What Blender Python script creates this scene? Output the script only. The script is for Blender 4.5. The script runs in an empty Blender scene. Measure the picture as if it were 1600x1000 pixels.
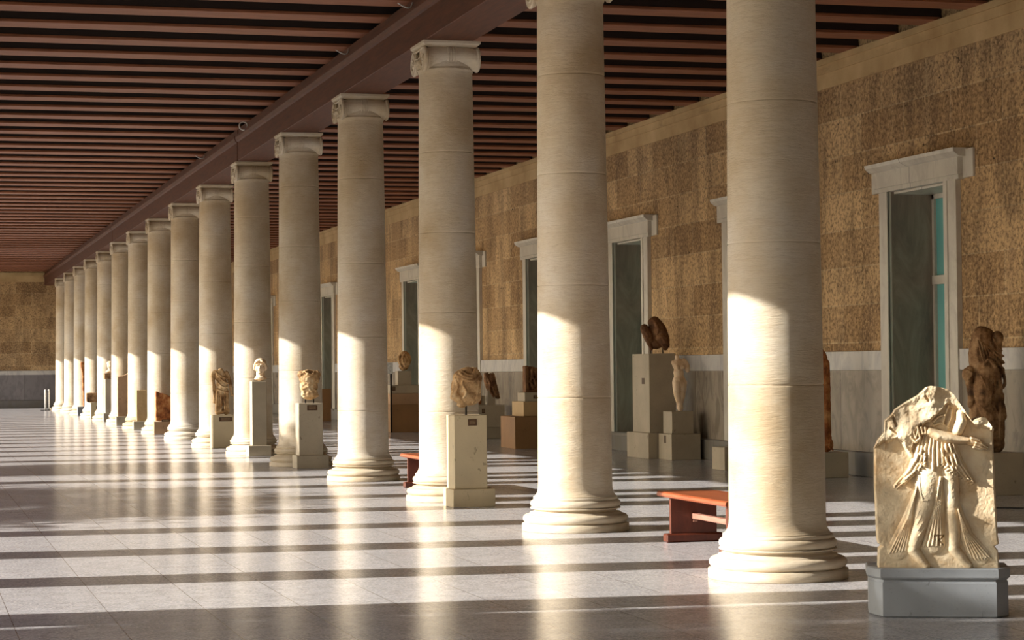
import bpy, bmesh, math, random
import numpy as np
from mathutils import Vector, Matrix, noise as mnoise
random.seed(7); np.random.seed(7)
scn = bpy.context.scene
COL = scn.collection
PI = math.pi

# ------------------------------------------------------------------ helpers
def link(o, parent=None):
    COL.objects.link(o)
    if parent is not None: o.parent = parent
    return o
def mesh_from_bm(name, bm, mat, smooth=False):
    me = bpy.data.meshes.new(name); bm.normal_update(); bm.to_mesh(me); bm.free()
    if mat is not None:
        for m in (mat if isinstance(mat, (list, tuple)) else [mat]): me.materials.append(m)
    if smooth:
        me.polygons.foreach_set('use_smooth', [True]*len(me.polygons))
    return me
def obj(name, bm, mat, parent=None, smooth=False, loc=None, rotz=0):
    o = bpy.data.objects.new(name, mesh_from_bm(name, bm, mat, smooth))
    if loc is not None: o.location = loc
    o.rotation_euler = (0, 0, rotz)
    return link(o, parent)
def inst(name, me, parent=None, loc=(0, 0, 0), rotz=0):
    o = bpy.data.objects.new(name, me); o.location = loc; o.rotation_euler = (0, 0, rotz)
    return link(o, parent)
def tag(o, label=None, cat=None, group=None, kind=None):
    if label: o['label'] = label
    if cat: o['category'] = cat
    if group: o['group'] = group
    if kind: o['kind'] = kind
    return o
def thing(name, label, cat, loc=(0, 0, 0), rotz=0, group=None):
    o = bpy.data.objects.new(name, None); o.location = loc; o.rotation_euler = (0, 0, rotz)
    o.empty_display_size = .1
    link(o); return tag(o, label, cat, group)
def struct(name, bm, mat, **k):
    return tag(obj(name, bm, mat, **k), kind='structure')
def box(bm, x0, x1, y0, y1, z0, z1, bev=0.0, seg=1, mi=0):
    r = bmesh.ops.create_cube(bm, size=1)
    for v in r['verts']:
        v.co = Vector(((x0+x1)/2+v.co.x*(x1-x0), (y0+y1)/2+v.co.y*(y1-y0), (z0+z1)/2+v.co.z*(z1-z0)))
    fs = {f for v in r['verts'] for f in v.link_faces}
    for f in fs: f.material_index = mi
    if bev > 0:
        es = {e for v in r['verts'] for e in v.link_edges}
        bmesh.ops.bevel(bm, geom=list(es), offset=bev, segments=seg, affect='EDGES', profile=.5)
    return bm
def bx(*a, **k): return box(bmesh.new(), *a, **k)
def lathe(bm, prof, n=48, cap=True, axis='z', c=(0, 0, 0)):
    rings = []
    for r, z in prof:
        ring = []
        for i in range(n):
            a = 2*PI*i/n
            p = (r*math.cos(a), r*math.sin(a), z) if axis == 'z' else (z, r*math.cos(a), r*math.sin(a))
            ring.append(bm.verts.new((p[0]+c[0], p[1]+c[1], p[2]+c[2])))
        rings.append(ring)
    for a, b in zip(rings, rings[1:]):
        for i in range(n):
            j = (i+1) % n
            bm.faces.new((a[i], a[j], b[j], b[i]))
    if cap:
        bm.faces.new(list(reversed(rings[0]))); bm.faces.new(rings[-1])
    return bm
def tube(bm, pts, rad, n=10, ends=True, flat=1.0):
    """closed swept tube with rounded ends through pts, radius per point"""
    pts = [Vector(p) for p in pts]
    if not isinstance(rad, (list, tuple)): rad = [rad]*len(pts)
    P, Rr = [], []
    # resample smoothly (Catmull-Rom)
    if len(pts) > 2:
        for i in range(len(pts)-1):
            p0 = pts[max(i-1, 0)]; p1 = pts[i]; p2 = pts[i+1]; p3 = pts[min(i+2, len(pts)-1)]
            for k in range(4):
                t = k/4
                P.append(.5*((2*p1)+(p2-p0)*t+(2*p0-5*p1+4*p2-p3)*t*t+(3*p1-p0-3*p2+p3)*t**3))
                Rr.append(rad[i]+(rad[i+1]-rad[i])*t)
        P.append(pts[-1]); Rr.append(rad[-1])
    else: P, Rr = pts, list(rad)
    t0 = (P[1]-P[0]).normalized(); t1 = (P[-1]-P[-2]).normalized()
    if ends:
        A, B = [], []
        for k in (.92, .7, .38):
            A.append((P[0]-t0*Rr[0]*math.sqrt(1-(1-k)**2) if False else P[0]-t0*Rr[0]*k, Rr[0]*math.sqrt(max(1-k*k, .02))))
            B.append((P[-1]+t1*Rr[-1]*k, Rr[-1]*math.sqrt(max(1-k*k, .02))))
        P = [a[0] for a in A]+P+[b[0] for b in reversed(B)]
        Rr = [a[1] for a in A]+Rr+[b[1] for b in reversed(B)]
    up = Vector((0, 1, 0))
    if abs(t0.dot(up)) > .9: up = Vector((1, 0, 0))
    rings = []
    for i, p in enumerate(P):
        t = (P[min(i+1, len(P)-1)]-P[max(i-1, 0)]).normalized()
        u = (up-t*up.dot(t)).normalized(); w = t.cross(u); up = u
        rings.append([bm.verts.new(p+(u*math.cos(2*PI*k/n)*flat+w*math.sin(2*PI*k/n))*Rr[i]) for k in range(n)])
    for a, b in zip(rings, rings[1:]):
        for k in range(n):
            j = (k+1) % n
            bm.faces.new((a[k], a[j], b[j], b[k]))
    bm.faces.new(list(reversed(rings[0]))); bm.faces.new(rings[-1])
    return bm
def ell(bm, c, r, rot=(0, 0, 0)):
    M = Matrix.Translation(c) @ (Matrix.Rotation(rot[2], 4, 'Z') @ Matrix.Rotation(rot[1], 4, 'Y') @ Matrix.Rotation(rot[0], 4, 'X')) @ Matrix.Diagonal((r[0], r[1], r[2], 1))
    bmesh.ops.create_icosphere(bm, subdivisions=3, radius=1, matrix=M)
    return bm
def prism(bm, poly, y0, y1):
    a = [bm.verts.new((x, y0, z)) for x, z in poly]; b = [bm.verts.new((x, y1, z)) for x, z in poly]
    bm.faces.new(a); bm.faces.new(list(reversed(b)))
    n = len(poly)
    for i in range(n):
        j = (i+1) % n
        bm.faces.new((a[j], a[i], b[i], b[j]))
    bmesh.ops.recalc_face_normals(bm, faces=bm.faces)
    return bm
_tx = {}
def tex(size, typ='CLOUDS', depth=3):
    k = (size, typ, depth)
    if k not in _tx:
        t = bpy.data.textures.new('carve', typ); t.noise_scale = size
        if typ == 'CLOUDS': t.noise_depth = depth
        _tx[k] = t
    return _tx[k]
def sculpt(name, bm, mat, parent=None, voxel=.01, smooth=4, disp=((.05, .012),), loc=None, rotz=0):
    """melt overlapping shapes into one carved stone surface"""
    me = bpy.data.meshes.new('tmp'); bm.to_mesh(me); bm.free()
    t = bpy.data.objects.new('tmp', me); COL.objects.link(t)
    m = t.modifiers.new('r', 'REMESH'); m.mode = 'VOXEL'; m.voxel_size = voxel
    if smooth:
        s = t.modifiers.new('s', 'SMOOTH'); s.factor = .5; s.iterations = smooth
    for sz, st in disp:
        d = t.modifiers.new('d', 'DISPLACE'); d.texture = tex(sz); d.strength = st; d.mid_level = .5; d.texture_coords = 'LOCAL'
    dg = bpy.context.evaluated_depsgraph_get(); dg.update()
    out = bpy.data.meshes.new_from_object(t.evaluated_get(dg))
    bpy.data.objects.remove(t); bpy.data.meshes.remove(me)
    out.name = name; out.materials.clear(); out.materials.append(mat)
    out.polygons.foreach_set('use_smooth', [True]*len(out.polygons))
    o = bpy.data.objects.new(name, out)
    if loc is not None: o.location = loc
    o.rotation_euler = (0, 0, rotz)
    return link(o, parent)

# ------------------------------------------------------------------ materials
def lin(c):
    return tuple(((v/255)/12.92 if v/255 <= .04045 else ((v/255+.055)/1.055)**2.4) for v in c)+(1,)
class NT:
    def __init__(s, name):
        s.m = bpy.data.materials.new(name); s.m.use_nodes = True
        s.t = s.m.node_tree; s.b = s.t.nodes['Principled BSDF']
    def n(s, typ, **k):
        nd = s.t.nodes.new(typ)
        for a, v in k.items():
            if a.startswith('i_'): nd.inputs[a[2:].replace('_', ' ')].default_value = v
            else: setattr(nd, a, v)
        return nd
    def l(s, a, b): s.t.links.new(a, b)
    def coords(s, scale=(1, 1, 1), rand=False, which='Object', rot=(0, 0, 0)):
        tc = s.n('ShaderNodeTexCoord'); mp = s.n('ShaderNodeMapping'); mp.inputs['Scale'].default_value = scale
        mp.inputs['Rotation'].default_value = rot
        s.l(tc.outputs[which], mp.inputs['Vector'])
        if rand:
            oi = s.n('ShaderNodeObjectInfo'); mu = s.n('ShaderNodeMath', operation='MULTIPLY'); mu.inputs[1].default_value = 57.0
            s.l(oi.outputs['Random'], mu.inputs[0]); cb = s.n('ShaderNodeCombineXYZ')
            for k in 'XYZ': s.l(mu.outputs[0], cb.inputs[k])
            s.l(cb.outputs[0], mp.inputs['Location'])
        return mp.outputs[0]
    def noise(s, vec, scale, detail=5, rough=.55, dist=0):
        nd = s.n('ShaderNodeTexNoise'); nd.inputs['Scale'].default_value = scale; nd.inputs['Detail'].default_value = detail
        nd.inputs['Roughness'].default_value = rough; nd.inputs['Distortion'].default_value = dist
        s.l(vec, nd.inputs['Vector']); return nd.outputs['Fac']
    def ramp(s, fac, stops):
        r = s.n('ShaderNodeValToRGB'); e = r.color_ramp.elements
        while len(e) < len(stops): e.new(.5)
        for i, (p, c) in enumerate(stops):
            e[i].position = p; e[i].color = c if len(c) == 4 else lin(c)
        s.l(fac, r.inputs[0]); return r.outputs[0]
    def mix(s, f, a, b, mode='MIX'):
        m = s.n('ShaderNodeMix', data_type='RGBA', blend_type=mode)
        for i, v in ((0, f), (6, a), (7, b)):
            if hasattr(v, 'is_output'): s.l(v, m.inputs[i])
            elif i == 0: m.inputs[0].default_value = v
            else: m.inputs[i].default_value = v if len(v) == 4 else lin(v)
        return m.outputs[2]
    def bump(s, h, strength=.3, dist=.02, prev=None):
        b = s.n('ShaderNodeBump'); b.inputs['Strength'].default_value = strength; b.inputs['Distance'].default_value = dist
        s.l(h, b.inputs['Height'])
        if prev is not None: s.l(prev, b.inputs['Normal'])
        s.l(b.outputs[0], s.b.inputs['Normal']); return b.outputs[0]
    def color(s, c): s.l(c, s.b.inputs['Base Color'])
    def set(s, **k):
        for a, v in k.items(): s.b.inputs[a.replace('_', ' ')].default_value = v
W1 = (1, 1, 1, 1); B0 = (0, 0, 0, 1)

def mat_marble():
    a = NT('column_marble'); a.set(Roughness=.55)
    v = a.coords((1, 1, 1), True); vs = a.coords((1.2, 1.2, 7), True)
    n1 = a.noise(v, 1.1, 4, .6); n2 = a.noise(vs, 3.2, 8, .65, .6); n3 = a.noise(a.coords((2, 2, 14), True), 9, 6, .7)
    c = a.ramp(n1, [(.3, (180, 158, 124)), (.52, (206, 192, 168)), (.72, (216, 208, 194))])
    c = a.mix(a.ramp(n2, [(.50, B0), (.62, (110, 110, 110)), (.70, B0)]), c, (170, 136, 92))
    c = a.mix(a.ramp(n3, [(.6, B0), (.75, (120, 120, 120))]), c, (150, 128, 100))
    c = a.mix(a.ramp(a.noise(a.coords((1, 1, 2.2), True), 16, 7, .75), [(.5, B0), (.66, (120, 120, 120))]), c, (158, 140, 112))
    oi = a.n('ShaderNodeObjectInfo'); c = a.mix(a.ramp(oi.outputs['Random'], [(.35, B0), (1, (105, 105, 105))]), c, (150, 138, 116))
    a.color(c); b = a.bump(n3, .5, .012); a.bump(n2, .35, .02, b)
    return a.m
def mat_sculpt(name, c0, c1, c2, thr=.5):
    a = NT(name); a.set(Roughness=.75, Specular_IOR_Level=.3)
    v = a.coords((1, 1, 1), True)
    n1 = a.noise(v, 6, 8, .65); n2 = a.noise(v, 28, 6, .6); n3 = a.noise(a.coords((1, 1, .4), True), 9, 6, .7, 1)
    c = a.ramp(n1, [(thr-.15, c0), (thr, c1), (thr+.16, c2)])
    c = a.mix(a.ramp(n3, [(.56, B0), (.68, (150, 150, 150))]), c, tuple(int(x*.62) for x in c0))
    a.color(c); b = a.bump(n2, .4, .006); a.bump(n1, .3, .01, b)
    return a.m
def mat_ped(name, base, spot, sc=60):
    a = NT(name); a.set(Roughness=.5)
    v = a.coords((1, 1, 1), True)
    n1 = a.noise(v, 2.5, 4); n2 = a.noise(v, sc, 3, .5); n3 = a.noise(a.coords((1, 1, .6), True), 14, 3, .6, .5)
    c = a.mix(a.ramp(n1, [(.3, B0), (.7, W1)]), base, tuple(min(255, int(x*1.1)) for x in base))
    c = a.mix(a.ramp(n3, [(.66, B0), (.72, (200, 200, 200))]), c, spot)
    c = a.mix(a.ramp(n2, [(.62, B0), (.72, (130, 130, 130))]), c, spot)
    a.color(c); a.bump(n3, .25, .006)
    return a.m
def mat_wood(name, c0, c1, rough=.45, scale=(1, 1, 1), rand=True, bump=.3):
    a = NT(name); a.set(Roughness=rough)
    v = a.coords(scale, rand)
    n1 = a.noise(v, 4, 6, .7, .4); n2 = a.noise(v, 18, 5, .7)
    c = a.ramp(n1, [(.32, c0), (.68, c1)])
    c = a.mix(a.ramp(n2, [(.58, B0), (.75, (140, 140, 140))]), c, tuple(int(x*.6) for x in c0))
    a.color(c); a.bump(n2, bump, .004)
    return a.m
def mat_wall():
    a = NT('poros_ashlar'); a.set(Roughness=.8)
    tc = a.n('ShaderNodeTexCoord'); sp = a.n('ShaderNodeSeparateXYZ'); a.l(tc.outputs['Object'], sp.inputs[0])
    cb = a.n('ShaderNodeCombineXYZ')
    ad = a.n('ShaderNodeMath', operation='ADD'); a.l(sp.outputs['X'], ad.inputs[0]); a.l(sp.outputs['Y'], ad.inputs[1])
    a.l(ad.outputs[0], cb.inputs['X']); az = a.n('ShaderNodeMath', operation='ADD'); az.inputs[1].default_value = .26
    a.l(sp.outputs['Z'], az.inputs[0]); a.l(az.outputs[0], cb.inputs['Y'])
    br = a.n('ShaderNodeTexBrick'); a.l(cb.outputs[0], br.inputs['Vector'])
    br.offset = .5; br.inputs['Scale'].default_value = 1; br.inputs['Mortar Size'].default_value = .010
    br.inputs['Mortar Smooth'].default_value = .2; br.inputs['Bias'].default_value = 0
    br.inputs['Brick Width'].default_value = 1.32; br.inputs['Row Height'].default_value = .517
    br.inputs['Color1'].default_value = lin((162, 128, 86)); br.inputs['Color2'].default_value = lin((216, 182, 134))
    br.inputs['Mortar'].default_value = lin((206, 180, 138))
    v = tc.outputs['Object']
    n1 = a.noise(v, .9, 5, .6); n2 = a.noise(v, 19, 7, .72); n3 = a.noise(a.coords((1, 1, .35)), 2.2, 5, .6, .4)
    c = a.mix(a.ramp(n1, [(.35, B0), (.7, (150, 150, 150))]), br.outputs['Color'], (205, 170, 120))
    c = a.mix(a.ramp(n3, [(.46, B0), (.62, (185, 185, 185))]), c, (92, 68, 44))
    n5 = a.noise(a.coords((1, 1, .12)), 1.7, 4, .6, .3)
    c = a.mix(a.ramp(n5, [(.5, B0), (.62, (130, 130, 130))]), c, (80, 56, 36))
    c = a.mix(a.ramp(n5, [(.36, (110, 110, 110)), (.46, B0)]), c, (226, 196, 150))
    c = a.mix(a.ramp(n2, [(.52, B0), (.60, (200, 200, 200))]), c, (92, 66, 40))
    c = a.mix(a.ramp(n2, [(.36, (190, 190, 190)), (.46, B0)]), c, (226, 190, 136))
    n4 = a.noise(a.coords((1, 1, .8)), 7, 3, .7, 1.2)
    pit = a.ramp(n4, [(.685, B0), (.72, W1)])
    c = a.mix(pit, c, (44, 26, 12))
    a.color(c)
    inv = a.ramp(n2, [(.5, W1), (.68, B0)])
    b = a.bump(inv, .6, .02); b = a.bump(a.ramp(n4, [(.67, W1), (.73, B0)]), .6, .04, b)
    a.bump(br.outputs['Fac'], -.3, .02, b)
    return a.m
def mat_frieze():
    a = NT('frieze_stone'); a.set(Roughness=.7)
    v = a.coords(); n1 = a.noise(v, 1.5, 5); n2 = a.noise(v, 20, 5, .7); n3 = a.noise(a.coords((1, .35, 3)), 2.5, 6, .7, 1)
    c = a.ramp(n1, [(.3, (172, 140, 92)), (.7, (206, 176, 128))])
    c = a.mix(a.ramp(n3, [(.6, B0), (.7, (150, 150, 150))]), c, (110, 80, 45))
    c = a.mix(a.ramp(n2, [(.6, B0), (.74, (120, 120, 120))]), c, (110, 80, 48))
    a.color(c); a.bump(n2, .25, .01); return a.m
def mat_slab(name, c0, c1, w, rough=.3, vein=(120, 118, 120)):
    a = NT(name); a.set(Roughness=rough)
    tc = a.n('ShaderNodeTexCoord'); sp = a.n('ShaderNodeSeparateXYZ'); a.l(tc.outputs['Object'], sp.inputs[0])
    ad = a.n('ShaderNodeMath', operation='ADD'); a.l(sp.outputs['X'], ad.inputs[0]); a.l(sp.outputs['Y'], ad.inputs[1])
    cb = a.n('ShaderNodeCombineXYZ'); a.l(ad.outputs[0], cb.inputs['X']); cb.inputs['Y'].default_value = 1.0
    br = a.n('ShaderNodeTexBrick'); a.l(cb.outputs[0], br.inputs['Vector']); br.offset = 0
    br.inputs['Scale'].default_value = 1; br.inputs['Mortar Size'].default_value = .006; br.inputs['Brick Width'].default_value = w
    br.inputs['Row Height'].default_value = 50
    br.inputs['Color1'].default_value = lin(c0); br.inputs['Color2'].default_value = lin(c1); br.inputs['Mortar'].default_value = lin((60, 55, 50))
    v = a.coords((1, 1, .5)); n1 = a.noise(v, 3, 8, .65, 1.5); n2 = a.noise(v, 1.1, 5, .6)
    c = a.mix(a.ramp(n1, [(.46, B0), (.60, (185, 185, 185))]), br.outputs['Color'], vein)
    c = a.mix(a.ramp(n2, [(.48, B0), (.66, (130, 130, 130))]), c, tuple(int(x*.75) for x in c0))
    a.color(c); a.bump(n1, .1, .01); return a.m
def mat_green():
    a = NT('green_marble'); a.set(Roughness=.3)
    v = a.coords((1, 1, .3)); n1 = a.noise(v, 2.2, 8, .65, 1.2); n2 = a.noise(a.coords((1, 1, .25), rot=(.5, .2, 0)), 4, 6, .6, 2)
    c = a.ramp(n1, [(.3, (110, 98, 90)), (.5, (146, 130, 116)), (.75, (184, 168, 150))])
    c = a.mix(a.ramp(n2, [(.62, B0), (.72, (120, 120, 120))]), c, (170, 170, 150))
    a.color(c); return a.m
def mat_floor():
    a = NT('polished_floor_marble')
    tc = a.n('ShaderNodeTexCoord'); mp = a.n('ShaderNodeMapping'); mp.inputs['Rotation'].default_value = (0, 0, PI/2)
    a.l(tc.outputs['Object'], mp.inputs['Vector'])
    br = a.n('ShaderNodeTexBrick'); a.l(mp.outputs[0], br.inputs['Vector']); br.offset = .5
    br.inputs['Scale'].default_value = 1; br.inputs['Mortar Size'].default_value = .0035; br.inputs['Mortar Smooth'].default_value = .1
    br.inputs['Brick Width'].default_value = 1.21; br.inputs['Row Height'].default_value = .605
    br.inputs['Color1'].default_value = lin((176, 175, 178)); br.inputs['Color2'].default_value = lin((190, 188, 190)); br.inputs['Mortar'].default_value = lin((84, 80, 78))
    v = tc.outputs['Object']
    n1 = a.noise(v, 7, 8, .75, .8); n2 = a.noise(v, 45, 5, .75); n3 = a.noise(v, .8, 3, .5)
    c = a.mix(a.ramp(n1, [(.42, B0), (.58, (210, 210, 210))]), br.outputs['Color'], (140, 136, 138))
    c = a.mix(a.ramp(n2, [(.50, B0), (.58, (200, 200, 200))]), c, (222, 218, 208))
    c = a.mix(a.ramp(n2, [(.38, (150, 150, 150)), (.46, B0)]), c, (120, 115, 116))
    a.color(c)
    r = a.ramp(n1, [(.3, (.13,)*3+(1,)), (.7, (.20,)*3+(1,))])
    r2 = a.mix(a.ramp(n2, [(.45, B0), (.7, (70, 70, 70))]), r, (.3, .3, .3, 1))
    a.l(r2, a.b.inputs['Roughness'])
    a.set(IOR=1.5, Specular_IOR_Level=.10)
    b = a.bump(n3, .04, .05); a.bump(n2, .12, .004, b)
    return a.m
def mat_plain(name, c, rough=.5, metal=0.0, sc=20, amt=.12):
    a = NT(name); a.set(Roughness=rough, Metallic=metal)
    n1 = a.noise(a.coords((1, 1, 1), True), sc, 4)
    a.color(a.mix(a.ramp(n1, [(.3, B0), (.7, W1)]), tuple(int(x*(1-amt)) for x in c), tuple(min(255, int(x*(1+amt))) for x in c)))
    return a.m
def mat_glass():
    a = NT('teal_glass'); a.set(Roughness=.08, IOR=1.5, Transmission_Weight=.08)
    n1 = a.noise(a.coords((1, .6, .2)), 1.5, 3)
    a.color(a.ramp(n1, [(.35, (110, 178, 174)), (.7, (160, 216, 210))]))
    return a.m

M_col = mat_marble(); M_wall = mat_wall(); M_frz = mat_frieze(); M_floor = mat_floor(); M_green = mat_green(); M_glass = mat_glass()
M_jamb = mat_slab('jamb_marble', (204, 198, 184), (210, 204, 190), 40, .35, (176, 168, 156))
M_band = mat_slab('band_marble', (206, 202, 194), (190, 190, 190), 2.9, .28, (150, 150, 156))
M_dado = mat_slab('dado_marble', (132, 120, 102), (160, 150, 136), 1.44, .22, (92, 82, 72))
M_curb = mat_slab('curb_marble', (130, 124, 114), (112, 108, 100), 1.8, .45)
M_ped = mat_ped('pedestal_limestone', (186, 170, 138), (112, 98, 72))
M_ped2 = mat_ped('pedestal_grey_stone', (164, 152, 130), (84, 72, 54))
M_pedblue = mat_ped('pedestal_blue_marble', (130, 134, 138), (88, 88, 88))
M_tan = mat_ped('tan_stone', (176, 148, 104), (138, 108, 70), 40)
M_brown = mat_ped('brown_stone', (140, 104, 66), (90, 60, 36), 40)
M_redst = mat_ped('red_veined_stone', (164, 132, 100), (104, 70, 50), 18)
M_sA = mat_sculpt('weathered_warm_marble', (118, 84, 50), (192, 156, 110), (222, 198, 158))
M_sB = mat_sculpt('dark_weathered_marble', (74, 52, 34), (140, 106, 72), (188, 154, 114))
M_sC = mat_sculpt('brown_carved_stone', (88, 58, 36), (120, 84, 54), (156, 118, 80))
M_sD = mat_sculpt('pale_figure_marble', (190, 156, 116), (222, 192, 154), (232, 208, 176), .42)
M_sE = mat_sculpt('rust_brown_stone', (110, 60, 28), (168, 104, 56), (200, 150, 96))
M_rel = mat_sculpt('relief_marble', (176, 140, 98), (216, 190, 152), (228, 210, 178), .4)
M_joist = mat_wood('shaded_joist_wood', (28, 14, 9), (40, 20, 13), .6, (.5, 5, 5))  # joist sides coloured darker to carry the shade between the joists
M_soff = mat_wood('lit_soffit_wood', (112, 64, 40), (158, 100, 68), .6, (.6, 9, 9))  # same timber, paler: floor bounce light put into the underside colour
M_beam = mat_wood('beam_wood', (70, 36, 18), (102, 55, 30), .62, (6, .5, 6))
M_deck = mat_wood('ceiling_boards', (34, 18, 12), (46, 24, 17), .7, (5, .5, 5))
M_bench = mat_wood('varnished_bench_wood', (128, 62, 36), (164, 88, 52), .3, (6, .8, 6), True, .1)
M_benchd = mat_wood('dark_bench_wood', (76, 34, 20), (100, 48, 30), .4, (3, 3, 1), True, .1)
M_rail = mat_wood('bench_rail_wood', (136, 92, 76), (168, 122, 104), .5, (6, .8, 6))
M_bronze = mat_plain('bronze_plaque', (84, 60, 40), .4, .3)
M_ink = mat_plain('plaque_letter_tone', (150, 128, 96), .5, .2)
M_iron = mat_plain('dark_iron', (34, 30, 28), .5, .6)
M_white = mat_plain('white_card', (222, 222, 220), .6)
M_steel = mat_plain('pale_steel', (200, 200, 198), .35, .2)
M_cable = mat_plain('black_rubber', (26, 24, 24), .6)
M_ground = mat_plain('pale_gravel', (176, 166, 146), .9, 0, 2, .1)
M_leaf = mat_plain('olive_leaves', (92, 104, 60), .6, 0, 3, .3)
M_bark = mat_plain('bark', (96, 78, 58), .8, 0, 8, .2)

# ------------------------------------------------------------------ numbers
A = 5.98; D = 4.885; S0 = 14.494; HC = 5.239       # inner colonnade
W = 12.48                                        # face of the shop wall
ZJ = 5.80                                       # underside of the joists
YE = 95.2                                       # end wall
XO = -.70; YO = 16.2; DO = 2.4425; HO = 5.07     # outer colonnade
Y0 = -12.0

# ------------------------------------------------------------------ floor, ceiling, walls
struct('floor', bx(-1.6, 13.9, Y0, YE+.6, -.3, 0), M_floor)
struct('ceiling', bx(-1.3, 13.9, Y0, YE+.6, ZJ+.46, ZJ+.7), M_deck)
DY0 = 26.64; DP = 5.784
doors = [(DY0+DP*k) for k in range(-1, 12)]       # far edge of each lintel
# wall with openings
bm = bmesh.new(); prev = Y0
SILL = .31; OT = 3.77
for dy in doors:
    o1 = dy-.47; o0 = dy-2.08                      # clear opening
    box(bm, W, W+1.25, prev, o0, 0, ZJ+.46)
    box(bm, W, W+1.25, o0, o1, OT, ZJ+.46)
    box(bm, W, W+1.25, o0, o1, 0, SILL)
    prev = o1
box(bm, W, W+1.25, prev, YE+.6, 0, ZJ+.46)
struct('wall_right', bm, M_wall)
struct('wall_end', bx(-1.6, W, YE, YE+.6, 0, ZJ+.46), M_wall)
struct('wall_near', bx(-1.6, W, Y0-.5, Y0, 0, ZJ+.46), M_wall)
# frieze at the top of the shop wall and the end wall
def moulding(y0, y1, steps):
    bm = bmesh.new()
    for pr, z0, z1 in steps: box(bm, W-pr, W+.01, y0, y1, z0, z1)
    return bm
struct('trim_1', moulding(Y0, YE, [(.025, 5.39, 5.615), (.05, 5.6, 5.74), (.085, 5.72, 5.80)]), M_frz)
bm = bmesh.new(); box(bm, -1.2, W-.09, YE-.03, YE+.01, 5.39, 5.62); box(bm, -1.2, W-.09, YE-.06, YE+.01, 5.62, 5.80)
struct('trim_2', bm, M_frz)
# band, dado and curb between the doorways
bb, bd, bc = bmesh.new(), bmesh.new(), bmesh.new(); prev = Y0
for dy in doors+[None]:
    e0 = prev; e1 = YE if dy is None else dy-2.39
    box(bb, W-.05, W+.01, e0, e1, 1.43, 1.69, .006)
    box(bd, W-.02, W+.01, e0, e1, .33, 1.43)
    if dy is not None: prev = dy-.20
box(bc, W-.10, W+.01, Y0, YE, 0, .33, .01)
struct('trim_3', bb, M_band); struct('trim_4', bd, M_dado); struct('baseboard_right', bc, M_curb)
bm = bmesh.new(); box(bm, -1.2, W-.1, YE-.02, YE+.01, .33, 1.50)
struct('trim_5', bm, mat_slab('end_dado_marble', (124, 120, 122), (138, 134, 136), 20, .3, (96, 92, 96)))
bm = bmesh.new(); box(bm, -1.2, W-.1, YE-.05, YE+.01, 1.42, 1.60, .005)
struct('trim_6', bm, M_band)
struct('baseboard_end', bx(-1.2, W-.1, YE-.10, YE+.01, 0, .33, .01), M_curb)

# doorways
for i, dy in enumerate(doors):
    r = bpy.data.objects.new('door_%d' % (i+1), None); r.location = (W, dy-1.275, 0); link(r); tag(r, kind='structure')
    h = 1.275
    for s in (-1, 1):
        y0, y1 = (.805, 1.075) if s > 0 else (-1.115, -.805)
        bm = bmesh.new(); box(bm, -.07, .02, y0, y1, SILL, 3.86, .004)
        yy0, yy1 = (.805, .9) if s > 0 else (-.9, -.805)
        box(bm, -.085, -.05, yy0+.02*s*0, yy1, SILL, OT, .003)
        obj('jamb', bm, M_jamb, r)
    bm = bmesh.new()
    box(bm, -.09, .02, -1.23, 1.16, OT, 3.83, .004)
    box(bm, -.10, .02, -1.23, 1.16, 3.83, 4.06, .004)
    prof = [(-.10, 4.04), (-.13, 4.05), (-.19, 4.10), (-.20, 4.145), (.02, 4.145), (.02, 4.04)]
    a = [bm.verts.new((x, -1.31, z)) for x, z in prof]; b = [bm.verts.new((x, 1.24, z)) for x, z in prof]
    bm.faces.new(a); bm.faces.new(list(reversed(b)))
    for k in range(6): bm.faces.new((a[(k+1) % 6], a[k], b[k], b[(k+1) % 6]))
    bmesh.ops.recalc_face_normals(bm, faces=bm.faces)
    # side blocks left raw beside the lintel
    box(bm, -.03, .02, 1.16, 1.38, 3.78, 4.13, .004); box(bm, -.03, .02, -1.50, -1.23, 3.78, 4.13, .004)
    obj('lintel', bm, M_jamb, r)
    for s in (-1, 1):
        obj('reveal', bx(-.02, .72, min(s*.80, s*.83), max(s*.80, s*.83), SILL, OT), M_green, r)
    obj('soffit', bx(.02, .72, -.80, .80, OT-.03, OT), M_jamb, r)
    obj('threshold', bx(-.12, .72, -1.1, 1.07, SILL-.04, SILL+.012, .004), M_curb, r)
    bm = bmesh.new()
    box(bm, .56, .64, .74, .80, SILL, OT-.03); box(bm, .56, .64, -.80, -.74, SILL, OT-.03); box(bm, .57, .63, -.03, .03, SILL, OT-.03)
    box(bm, .55, .65, -.80, .80, 2.55, 2.67, .004); box(bm, .56, .64, -.80, .80, SILL, SILL+.09); box(bm, .56, .64, -.80, .80, OT-.09, OT-.03)
    obj('window_frame', bm, M_jamb, r)
    obj('glass_pane', bx(.595, .61, -.75, .75, SILL+.05, OT-.05), M_glass, r)

# ------------------------------------------------------------------ ceiling joists
PJ = 1.233
y = 26.12
while y-PJ > 13: y -= PJ
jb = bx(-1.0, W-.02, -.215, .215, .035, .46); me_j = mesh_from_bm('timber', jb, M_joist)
sb = bx(-1.0, W-.02, -.225, .225, 0, .04, .006); me_s = mesh_from_bm('lit_underside', sb, M_soff)  # thin strip added to hold the painted bounce light, not a separate board
k = 0
while y < YE-.3:
    t = thing('ceiling_joist', 'broad timber ceiling joist with floor bounce painted pale underneath and shade on its sides, crossing above the colonnade', 'joist', (0, y, ZJ), 0, 'ceiling joists crossing the aisles')
    inst('timber', me_j, t); inst('lit_underside', me_s, t)
    y += PJ; k += 1

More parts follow.
